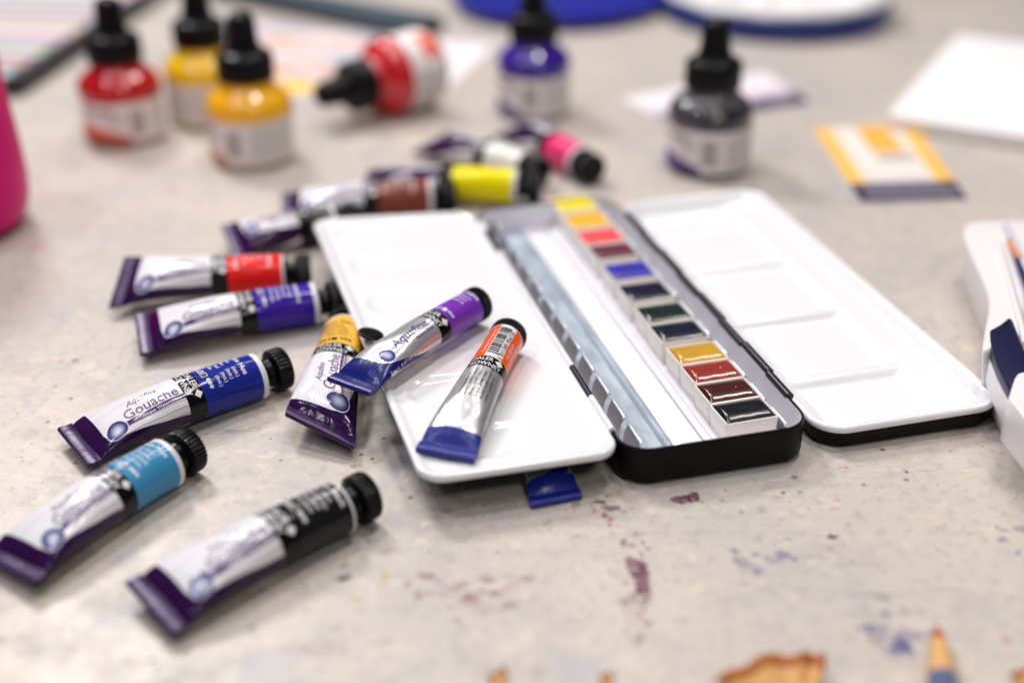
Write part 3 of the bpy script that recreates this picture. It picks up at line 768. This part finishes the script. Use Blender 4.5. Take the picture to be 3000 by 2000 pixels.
# ------------------------------------------------------------------ ink bottles
def bottle_mats(colr, art, name, clear=False):
    g = Mat(name + '_glass', colr, 0.25, Specular_IOR_Level=0.2); g.b.inputs['Coat Weight'].default_value = 1.0; g.b.inputs['Coat Roughness'].default_value = 0.02; g.b.inputs['Coat IOR'].default_value = 1.6
    x, y, z = g.xyz('Object')
    base = (0.40, 0.34, 0.28)
    if clear:
        nz = g.noise(90, 2)
        c = g.mix(nz.step(0.4, 0.6), (0.012, 0.016, 0.030), (0.09, 0.085, 0.09))
        c = g.mix(z.gt(0.039), c, (0.10, 0.095, 0.10))
    else:
        c = g.mix(z.lt(0.0045), colr, tuple(0.6*b_ + 0.25*c_ for b_, c_ in zip(base, colr)))
    g.set('Base Color', c)
    l = Mat(name + '_label', (0.7, 0.66, 0.66), 0.6)
    U, T, _ = l.xyz('UV')           # U turns 0..1, T height 0..1
    fine = (T * 26).fract().lt(0.5)
    c = l.mix(fine * U.band(0.36, 0.56) * T.band(0.08, 0.92) * 0.6, (0.88, 0.83, 0.81), (0.16, 0.14, 0.14))
    c = l.mix(fine * U.band(0.17, 0.24) * T.band(0.45, 0.85) * 0.5, c, (0.2, 0.18, 0.18))
    bars = (U * 620).fract().lt(0.55)
    c = l.mix(((T*60).fract().lt(0.6) * 0.9) * U.band(0.262, 0.325) * T.band(0.18, 0.82), c, (0.02, 0.02, 0.02))
    c = l.mix(U.band(0.335, 0.338), c, (0.3, 0.27, 0.27))
    wave = (U * 9.0 + 0.6).sin() * 0.10 + 0.34 - (U - 0.05) * 1.1
    c = l.mix(T.lt(wave) * U.band(0.0, 0.26), c, l.mix(T.step(0.0, 0.35), tuple(a*0.55 for a in art), art))
    c = l.mix(T.band(0.72, 0.86) * U.band(0.05, 0.20) * (U * 55).fract().lt(0.6), c, (0.03, 0.03, 0.03))
    c = l.mix(U.band(0.60, 0.74) * T.lt(0.5), c, art)
    l.set('Base Color', c)
    return g, l
def ink_bottle(x, y, colr, art, label, rot, R=23.5, hs=1.0, clear=False, lying=None):
    root = bpy.data.objects.new('ink_bottle', None); COL.objects.link(root); root.empty_display_size = 0.01
    tag(root, label, 'ink bottle', 'dropper bottles of acrylic ink')
    g, l = bottle_mats(colr, art, label.split(' ')[0], clear)
    S = R/22.0
    mb = MB(); mb.lathe([(a*S, b*hs) for a, b in [(18, 0.6), (20.5, 0.0), (21.5, 1.0), (21.8, 3), (21.8, 27), (22.4, 28.8), (22.6, 31), (22.3, 34.2), (21.0, 37), (18.6, 39.4), (16.2, 41.2), (14.3, 43.2), (13.5, 45.6), (13.0, 50)]], 72)
    mb.build('glass_body', g, root, autos=50)
    lb = MB(); n = 96; vs = []; uv = []
    for j in range(2):
        for i in range(n+1):
            t = 2*PI*i/n*0.92
            vs.append(((22.25)*S*math.cos(t), 22.25*S*math.sin(t), (4.0 + 23.0*j)*hs)); uv.append((i/n, j))
    lb.add(vs, [[i, i+1, n+2+i, n+1+i] for i in range(n)], 0, uv)
    lo = lb.build('paper_label', l, root, autos=0); lo.rotation_euler = (0, 0, rot)
    cp = MB(); rid = lambda t, h: 1 + (0.012*math.cos(48*t) if h < 59*hs else 0)
    cp.lathe([(a*S, b*hs) for a, b in [(14.0, 46.3), (14.6, 46.9), (14.6, 58.5), (14.1, 60.2), (12.8, 61.2), (10.0, 62.0), (9.0, 63.6)]], 144, rmod=rid)
    cp.build('screw_cap', M_cap, root, autos=40)
    bb = MB(); bb.lathe([(a*S, b*hs) for a, b in [(8.8, 63.4), (8.2, 67), (7.6, 72), (7.4, 77), (7.0, 79.5), (5.8, 81.5), (3.6, 82.6), (0.3, 83.0)]], 40)
    bb.build('dropper_bulb', M_cap, root, autos=40)
    if lying:
        p0, p1 = lying
        d = (p1 - p0).normalized()
        q = d.to_track_quat('Z', 'Y')
        root.rotation_mode = 'QUATERNION'; root.rotation_quaternion = q @ Matrix.Rotation(2.3, 3, 'Z').to_quaternion()
        root.location = p0 * K
    else: root.location = (x*K, y*K, 0)
    return root
rot_std = math.radians(-180)
ink_bottle(-228, 745, (0.52, 0.001, 0.006), (0.85, 0.12, 0.06), 'upright red ink dropper bottle, leftmost of the bottles', rot=math.radians(208))
ink_bottle(-186, 778, (0.95, 0.62, 0.003), (0.85, 0.6, 0.1), 'upright lemon yellow ink bottle half hidden behind the amber one', rot=math.radians(100))
ink_bottle(-146, 708, (1.0, 0.50, 0.002), (0.80, 0.38, 0.10), 'upright amber yellow ink bottle in front of the lemon one', rot=math.radians(158))
ink_bottle(14, 788, (0.040, 0.005, 0.30), (0.13, 0.08, 0.36), 'upright violet ink bottle standing before the blue dish', rot=math.radians(165), R=22.3)
ink_bottle(109, 690, (0.03, 0.035, 0.05), (0.12, 0.05, 0.33), 'upright grey black ink bottle behind the mixing lid', rot=math.radians(165), R=23, clear=True)
pb = at(1018, 172, 22); pc = at(725, 212, 20)
dd = (pc - pb); dd.z = -4.0; dd.normalize()
p_base = Vector((-52, 808, 24)); dd = Vector((-120, 750, 21)) - p_base; dd.normalize()
ink_bottle(0, 0, (0.62, 0.001, 0.012), (0.85, 0.16, 0.10), 'red ink bottle lying on its side, cap pointing left', rot=math.radians(60), lying=(p_base, p_base + dd*99.0))

# magenta bottle at the left edge
mm = Mat('magenta_plastic', (0.62, 0.002, 0.19), 0.35, Specular_IOR_Level=0.2); nz = mm.noise(30, 3); mm.set('Base Color', mm.mix(nz, (0.66, 0.0, 0.17), (0.76, 0.0, 0.21)))
mb = MB(); mb.lathe([(22, 0.3), (27, 0), (33, 2.5), (37.5, 8), (39.5, 16), (40, 26), (39, 45), (37.0, 70), (36, 95), (35, 108), (28, 120), (16, 127), (12, 130), (12, 142)], 96)
p = at(40, 556); bt = empty('plastic_bottle', (p.x - 38.5, p.y + 18, 0), 0, 'large magenta plastic bottle at the left edge, cut by the picture', 'bottle')
mb.build('bottle_body', mm, bt, autos=50)
mb = MB(); mb.lathe([(12.5, 132), (14, 133), (14, 150), (12, 152)], 48); mb.build('bottle_cap', M_whiteplastic, bt)

# ------------------------------------------------------------------ blue dish and round palette at the back
mblue = Mat('blue_plastic', (0.020, 0.030, 0.34), 0.22); mblue.b.inputs['Specular IOR Level'].default_value = 0.3
nz = mblue.noise(16, 3); mblue.set('Base Color', mblue.mix(nz, (0.010, 0.012, 0.26), (0.02, 0.03, 0.36)))
p = Vector((38, 1062, 0))
mb = MB(); mb.lathe([(68, 0), (78, 1), (84, 5), (86, 11), (85, 12.4), (83.4, 11.4), (80, 6), (70, 3.4), (45, 2.6), (0.3, 2.4)], 120)
d = empty('round_dish', p, 0, 'shallow round dish of translucent blue plastic behind the violet bottle', 'dish'); mb.build('dish_body', mblue, d, autos=50)
mnavy = Mat('navy_plastic', (0.006, 0.028, 0.17), 0.25); mnavy.set('Base Color', mnavy.mix(mnavy.noise(20, 3), (0.006, 0.024, 0.15), (0.009, 0.035, 0.21)))
p = Vector((207, 1030, 0)); R0 = 88
rp = empty('round_palette', p, 0, 'round dark blue container with a white scalloped palette on top', 'palette')
mb = MB(); mb.lathe([(84, 0), (86.5, 0.6), (87.5, 3), (88, 17), (87.4, 17.6), (0.3, 17.6)], 120); mb.build('blue_base', mnavy, rp, autos=50)
mb = MB(); n = 144; vs = []; NR = 44
for j in range(NR+1):
    rr = 86.5*j/NR
    for i in range(n):
        t = 2*PI*i/n
        edge = 1 + 0.018*math.cos(12*t)
        z = 23.5
        q = abs(((t*10/(2*PI)) % 1) - 0.5)*2
        wl = sst(rr, 30, 38)*(1-sst(rr, 74, 81))*sst(1-q, 0.08, 0.35)
        z -= 5.5*wl; z -= 4.5*(1-sst(rr, 14, 22))
        if rr > 83: z -= (rr-83)*0.8
        vs.append((rr*edge*math.cos(t), rr*edge*math.sin(t), z))
fs = [[j*n+i, (j+1)*n+i, (j+1)*n+(i+1) % n, j*n+(i+1) % n] for j in range(NR) for i in range(n)]
o0 = len(vs); vs += [(86.2*math.cos(2*PI*i/n), 86.2*math.sin(2*PI*i/n), 17.7) for i in range(n)]
fs += [[NR*n+i, o0+i, o0+(i+1) % n, NR*n+(i+1) % n] for i in range(n)]
mb.add(vs, fs); mb.build('white_palette', M_whiteplastic, rp, autos=40)

# ------------------------------------------------------------------ white pad, cards
A0 = at(2040, 264, 9); A1 = at(2200, 78, 9); B1 = at(2352, 312, 9)
ua = (A1 - A0); ub = (B1 - A0).normalized()
mpad = plain('pad_paper', (0.86, 0.85, 0.85), 0.7, nscale=40, namp=0.015)
mb = prism_mb([(0, 0), (ub.x*190, ub.y*190), (ub.x*190+ua.x, ub.y*190+ua.y), (ua.x, ua.y)], 1.2, 9)
pad = empty('sketch_pad', (A0.x, A0.y, 0), 0, 'thick blank white pad at the right edge of the table', 'sketch pad')
mb.build('paper_block', mpad, pad, bevel=0.5)
mcb = plain('grey_board', (0.50, 0.46, 0.40), 0.8, nscale=90)
mb = prism_mb([(0.3, 0.3), (ub.x*189.5, ub.y*189.5), (ub.x*189.5+ua.x, ub.y*189.5+ua.y), (ua.x+0.3, ua.y)], 0, 1.15); mb.build('backing_board', mcb, pad)

def card(name, label, p00, p10, p11, p01, mat, th=0.8):
    c0 = (p00+p10+p11+p01)/4
    mb = MB(); ps = [p00-c0, p10-c0, p11-c0, p01-c0]; uv = [(0, 0), (1, 0), (1, 1), (0, 1)]
    mb.add([(q.x, q.y, th) for q in ps], [(0, 1, 2, 3)], 0, uv, smooth=False)
    mb.add([(q.x, q.y, th) for q in ps] + [(q.x, q.y, 0.02) for q in ps], [(0, 4, 5, 1), (1, 5, 6, 2), (2, 6, 7, 3), (3, 7, 4, 0)], 1, [(0.5, 0.5)]*8, smooth=False)
    o = mb.build(name, [mat, M_whiteplastic], None, autos=0); o.location = Vector((c0.x, c0.y, 0))*K
    tag(o, label, 'card'); return o
mc = Mat('orange_card_print', (0.8, 0.75, 0.7), 0.5, Specular_IOR_Level=0.15)
U, T, _ = mc.xyz('UV')
c = mc.mix(U.step(0.24, 0.07).max(U.step(0.76, 0.90)), (0.80, 0.76, 0.72), (0.90, 0.52, 0.09))
c = mc.mix(U.band(0.40, 0.72) * T.gt(0.62), c, (0.88, 0.46, 0.09))
c = mc.mix(U.band(0.40, 0.78) * T.band(0.50, 0.60) * (U*24).fract().lt(0.6), c, (0.30, 0.22, 0.20))
c = mc.mix(((T*60).fract().lt(0.4)) * T.band(0.24, 0.34) * U.band(0.14, 0.8) * 0.4, c, (0.3, 0.28, 0.3))
c = mc.mix(T.lt(0.225), c, (0.016, 0.013, 0.05))
c = mc.mix(T.band(0.05, 0.13) * (U*26).fract().lt(0.55) * U.band(0.08, 0.95), c, (0.40, 0.36, 0.42))
c = mc.mix(T.band(0.17, 0.205) * (U*40).fract().lt(0.5) * U.band(0.05, 0.9), c, (0.40, 0.36, 0.42))
mc.set('Base Color', c)
card('paint_card', 'small card printed orange and white with a navy strip, right of the tin', at(1978,468), at(2222,460), at(2100,292), at(1868,296), mc)
mc = Mat('lilac_card_print', (0.7, 0.62, 0.7), 0.5, Specular_IOR_Level=0.15)
U, T, _ = mc.xyz('UV'); nz = mc.noise(26, 3)
c = mc.mix(U.step(0.58, 0.66) * U.lt(0.98) * (nz.step(0.38, 0.56) * 0.6 + 0.4), (0.84, 0.78, 0.80), (0.07, 0.055, 0.10))
c = mc.mix(U.band(0.44, 0.58), c, (0.70, 0.58, 0.74))
mc.set('Base Color', c)
card('paint_card', 'pale card with lilac and grey print lying behind the grey black bottle', at(1428,228), at(1545,292), at(1868,240), at(1755,168), mc)

# ------------------------------------------------------------------ left back tray with pastel sticks
e0 = at(34, 196, 6); e1 = at(322, 6, 6); ed = (e1 - e0); el = ed.length; ed.normalize()
nrm = Vector((-ed.y, ed.x, 0))
ang = math.atan2(ed.y, ed.x)
tr = empty('pastel_tray', (e0.x, e0.y, 0), ang, 'open dark tray of pale pastel sticks behind the red bottle', 'tray')
M_traydark = plain('tray_plastic', (0.02, 0.018, 0.02), 0.45, nscale=60, namp=0.2)
mb = MB(); TL, TW = 330, 220
mb.box((-4, 0, 0), (TL, TW, 2)); mb.box((-4, -6, 0), (TL, 0, 13)); mb.box((-4, TW, 0), (TL, TW+3, 13)); mb.box((-7, -3, 0), (-4, TW+3, 13)); mb.box((TL, -3, 0), (TL+3, TW+3, 13))
mb.build('tray_body', M_traydark, tr, bevel=0.6)
pal = [(0.76,0.74,0.72),(0.20,0.40,0.56),(0.80,0.48,0.22),(0.36,0.24,0.66),(0.76,0.76,0.48),(0.20,0.50,0.46),(0.78,0.52,0.54),(0.34,0.28,0.52),(0.78,0.76,0.72),(0.70,0.44,0.28)]
names = ['chalk white','powder blue','sand','lavender','pale lemon','pale turquoise','blush','mauve grey','ivory','tan']
stick_me = MB(); stick_me.box((0, 0, 2.1), (10.6, 205, 11.5)); sm_o = None
for k in range(26):
    cc = pal[k % 10]
    if k < 10: pal_m = plain('pastel_' + names[k].replace(' ', '_'), cc, 0.9, nscale=80, namp=0.08, Specular_IOR_Level=0.05); names.append(pal_m)
    pal_m = names[10 + k % 10]
    if sm_o is None:
        so = stick_me.build('pastel_stick', pal_m, None, bevel=0.8); sm_o = so
    else:
        so = sm_o.copy(); so.data = so.data.copy() if k < 10 else first_me[k % 10]; COL.objects.link(so)
    if k == 0: first_me = []
    if k < 10: so.data.materials[0] = pal_m.m; first_me.append(so.data)
    off = Matrix.Rotation(ang, 3, 'Z') @ Vector((2 + k*12.4, 6, 0))
    so.location = (Vector((e0.x, e0.y, 0)) + off)*K; so.rotation_euler = (0, 0, ang)
    tag(so, names[k % 10] + ' pastel stick in the dark tray' if k < 10 else 'pastel stick in the dark tray repeating the pale colours', 'pastel stick', 'pastel sticks in the dark tray')

# swatch sheet and the dark flat case behind the bottles
ms = Mat('swatch_print', (0.78, 0.75, 0.77), 0.8, Specular_IOR_Level=0.1)
U, T, _ = ms.xyz('UV')
n1 = ms.noise(3.2, 2, vec=ms.mapping('UV', (1.2, 6, 1), (0, 0, 0.1)))
n2 = ms.noise(3.0, 2, vec=ms.mapping('UV', (1.0, 4, 1), (0, 0, 1.9)))
c = ms.mix(n1.step(0.46, 0.54) * 0.9, (0.74, 0.69, 0.74), (0.22, 0.36, 0.48))
c = ms.mix(n2.step(0.50, 0.58) * T.band(0.1, 0.9), c, (0.85, 0.42, 0.22))
c = ms.mix((T - (U*0.16)).band(0.03, 0.20) * U.lt(0.58), c, (0.95, 0.58, 0.06))
c = ms.mix((T - (U*0.16)).band(0.20, 0.26) * U.band(0.3, 0.62), c, (0.70, 0.16, 0.16))
c = ms.mix(U.gt(0.72), c, (0.80, 0.76, 0.78))
ms.set('Base Color', c)
sw = card('swatch_sheet', 'white sheet with pastel colour swatches behind the amber bottle', at(600,222), at(1010,222), at(1140,105), at(590,60), ms, 0.6)
sw['category'] = 'paper'
q0 = at(596, 26); q1 = at(930, 94); dq = (q1-q0); lq = dq.length; aq = math.atan2(dq.y, dq.x)
M_teal = plain('teal_grey_metal', (0.05, 0.085, 0.11), 0.4, nscale=30, namp=0.3)
cs_ = empty('flat_case', (q0.x, q0.y, 0), aq, 'slim dark teal case lying behind the bottles at the top edge', 'case')
mb = MB(); mb.box((-60, 2, 0.62), (lq+5, 42, 7.0)); mb.build('case_body', M_traydark, cs_, bevel=0.8)
mb = MB(); mb.box((-58, 4, 7.05), (lq+3, 40, 11)); mb.build('case_lid', M_teal, cs_, bevel=0.8)

# ------------------------------------------------------------------ white case with a navy grip at the right edge
def zz(x, y): return ((2700 + x*0.5102)/1.27551, (550 + y*0.5102)/1.27551)
Z1 = 26
out = [(430,178),(330,185),(262,196),(236,225),(238,270),(262,335),(305,430),(345,520),(372,580),(384,640),(382,700),(366,780),(352,860),(345,930)]
out = [at(*zz(x, y), Z1) for x, y in out]
low = [at(*zz(x, y), 12) for x, y in [(350,960),(356,1030),(372,1110),(402,1190),(450,1275),(520,1375),(600,1480),(760,1680)]]
box = empty('brush_box', (out[4].x, out[4].y, 0), 0, 'white moulded plastic box with a navy grip at the right edge', 'box')
o0 = Vector((out[4].x, out[4].y, 0))
far = [at(*zz(x, y), Z1) for x, y in [(900, 178)]]
deck = [p_ - o0 for p_ in out]
E0 = deck[-1]; rt = Vector((170, 0, 0))
poly_top = [(p_.x, p_.y) for p_ in deck] + [(deck[-1].x + 16, deck[-1].y + 6), (deck[-1].x+40, deck[-1].y+60), (deck[0].x+75, deck[0].y-45), (deck[0].x + 60, deck[0].y)]
bot = [(x + (4 if x < 60 else 0) , y) for x, y in poly_top]
M_box = plain('white_box_plastic', (0.84, 0.82, 0.82), 0.26, nscale=60, namp=0.02)
mb = prism_mb(poly_top, 0.1, Z1, inset_bottom=bot); mb.build('box_body', M_box, box, bevel=2.2)
lowp = [p_ - o0 for p_ in low]
poly = [(p_.x, p_.y) for p_ in lowp] + [(lowp[-1].x + 120, lowp[-1].y), (lowp[0].x+120, lowp[0].y+60), (lowp[0].x+20, lowp[0].y+12)]
mb = prism_mb(poly, 0.1, 12, inset_bottom=[(x+3, y) for x, y in poly]); mb.build('box_tray', M_box, box, bevel=1.2)
grip = [at(*zz(x, y), 23) - o0 for x, y in [(492,782),(470,806),(440,830),(405,850),(380,862),(384,920),(398,990),(428,1070),(462,1140),(500,1212),(540,1230),(700,1300),(700,1150),(588,990),(545,880),(520,810)]]
M_grip = plain('navy_rubber', (0.010, 0.010, 0.050), 0.34, nscale=120, namp=0.15, Specular_IOR_Level=0.25)
gc = sum(grip, Vector((0, 0, 0)))/len(grip)
mb = prism_mb([(gc.x+(p_.x-gc.x)*1.04, gc.y+(p_.y-gc.y)*1.02) for p_ in grip][::-1], 12.1, 21.5); mb.build('grip_bed', M_box, box, bevel=1.0)
mb = prism_mb([(p_.x, p_.y) for p_ in grip][::-1], 21.3, 27.2); mb.build('grip', M_grip, box, bevel=1.8)
tab = [at(*zz(x, y), 24) - o0 for x, y in [(560,1132),(536,1140),(520,1165),(482,1285),(520,1330),(640,1480),(760,1480),(760,1140)]]
mb = prism_mb([(p_.x, p_.y) for p_ in tab], 12.1, 29.5); mb.build('latch', M_box, box, bevel=1.0)
# ridge and the slim brushes lying in its channel
def bar(p0, p1, r0, r1, z0, z1, n=12):
    d = (p1-p0); s = Vector((-d.y, d.x, 0)).normalized(); vs = []
    for p_, r_, z_ in ((p0, r0, z0), (p1, r1, z1)):
        for i in range(n):
            t = 2*PI*i/n; vs.append((p_.x+s.x*r_*math.cos(t), p_.y+s.y*r_*math.cos(t), z_+r_*math.sin(t)))
    mb = MB(); mb.add(vs, [[i, (i+1) % n, n+(i+1) % n, n+i] for i in range(n)] + [list(range(n))[::-1], [n+i for i in range(n)]]); return mb
r0, r1 = at(*zz(440, 320), Z1) - o0, at(*zz(600, 900), Z1) - o0
bar(r0, r1, 1.6, 1.6, Z1, Z1).build('ridge', M_box, box)
for i, (xa, ya, xb, yb, colr, lab) in enumerate(((478,205,640,560,(0.66,0.68,0.76),'pale brush handle lying in the white box'), (505,300,680,760,(0.02,0.03,0.12),'dark blue brush handle in the white box beside the pale one'), (500,300,560,420,(0.75,0.30,0.12),'short orange brush tip in the white box'))):
    p0, p1 = at(*zz(xa, ya), Z1+2), at(*zz(xb, yb), Z1+2)
    mbr = bar(p0-p0, p1-p0, 1.1, 1.7, Z1+2.0, Z1+2.2); br = mbr.build('paint_brush', plain('brush_lacquer_%s' % 'abc'[i], colr, 0.25, nscale=50), None)
    br.location = Vector((p0.x, p0.y, 0))*K; tag(br, lab, 'brush')

# ------------------------------------------------------------------ pencil shavings and pencil at the near edge
def wood_mat(name):
    m = Mat(name, (0.62, 0.33, 0.12), 0.6)
    U, T, _ = m.xyz('UV'); g = m.noise(14, 4, vec=m.mapping('UV', (12, 1, 1)))
    c = m.mix(g.step(0.3, 0.7), (0.70, 0.36, 0.12), (0.82, 0.48, 0.18))
    c = m.mix(T.gt(0.80 + 0.0), c, (0.42, 0.13, 0.02))
    m.set('Base Color', c); m.bump(g, 0.4, 0.0006); return m
M_wood = wood_mat('shaving_wood')
def shaving(pts, depth, zlift, label, amp=2.0):
    """curled fan: rim line pts (world), sweeping back towards an inner hub"""
    n = 60; m_ = 14; vs = []; uv = []
    hub = sum(pts, Vector((0, 0, 0)))/len(pts) + Vector((0, -depth, 0))
    o0 = hub.copy(); o0.z = 0
    for i in range(n+1):
        f = i/n*(len(pts)-1); k = min(int(f), len(pts)-2); rim = pts[k].lerp(pts[k+1], f-k)
        for j in range(m_+1):
            q = j/m_
            inner = hub + (rim-hub)*0.25
            p_ = inner.lerp(rim, q)
            z = zlift*(q**1.4) + amp*q*math.sin(f*3.3) * 0.5 + 0.4
            vs.append((p_.x-o0.x, p_.y-o0.y, max(0.2, z))); uv.append((i/n, q))
    fs = [[i*(m_+1)+j, (i+1)*(m_+1)+j, (i+1)*(m_+1)+j+1, i*(m_+1)+j+1] for i in range(n) for j in range(m_)]
    mb = MB(); mb.add(vs, fs, 0, uv); o = mb.build('pencil_shaving', M_wood, None, autos=0)
    sm = o.modifiers.new('thickness', 'SOLIDIFY'); sm.thickness = 0.35*K
    o.location = o0*K
    tag(o, label, 'pencil shaving', 'wood shavings along the near edge'); return o
zr = 6
shaving([at(x, y, zr) for x, y in [(1640,1562),(1690,1535),(1735,1512),(1790,1500),(1835,1505),(1868,1498),(1893,1502),(1900,1525)]], 20, 6, 'widest curled orange pencil shaving at the near edge')
shaving([at(x, y, 3) for x, y in [(2322,1555),(2338,1538),(2360,1530),(2390,1545)]], 10, 3, 'orange pencil shaving in the bottom right corner')
shaving([at(x, y, 2) for x, y in [(1122,1566),(1130,1545),(1150,1535),(1168,1545)]], 8, 2, 'tiny pale shaving at the bottom edge, left of the others')
shaving([at(x, y, 2) for x, y in [(1376,1560),(1384,1548),(1396,1545),(1410,1556)]], 6, 2, 'tiny orange shaving alone at the bottom edge')
t0 = at(2153, 1445, 4.2); t1 = at(2172, 1640, 4.2); dv = (t1-t0).normalized(); s_ = Vector((-dv.y, dv.x, 0))
pc = empty('colour_pencil', (t0.x, t0.y, 0), math.atan2(dv.y, dv.x), 'sharpened pencil with orange brown lead pointing away at the near edge', 'pencil')
def plathe(prof, name, mat, n=36, mod=None):
    mb = MB(); mb.lathe(prof, n, axis='X', cen=(0, 0, 4.3), rmod=mod); o = mb.build(name, mat, pc, autos=40)
    return o
M_lead = plain('orange_lead', (0.42, 0.10, 0.02), 0.5, nscale=100, namp=0.15)
M_pw = plain('pencil_wood', (0.72, 0.42, 0.16), 0.6, nscale=60, namp=0.15)
M_pl = plain('pencil_lacquer', (0.10, 0.13, 0.25), 0.3, nscale=60)
plathe([(0.9, 0), (1.5, 1.5), (2.3, 6)], 'lead', M_lead)
plathe([(2.32, 6.02), (3.0, 12), (3.9, 21)], 'wood_cone', M_pw)
plathe([(3.95, 21.02), (4.1, 22), (4.1, 120)], 'barrel', M_pl)
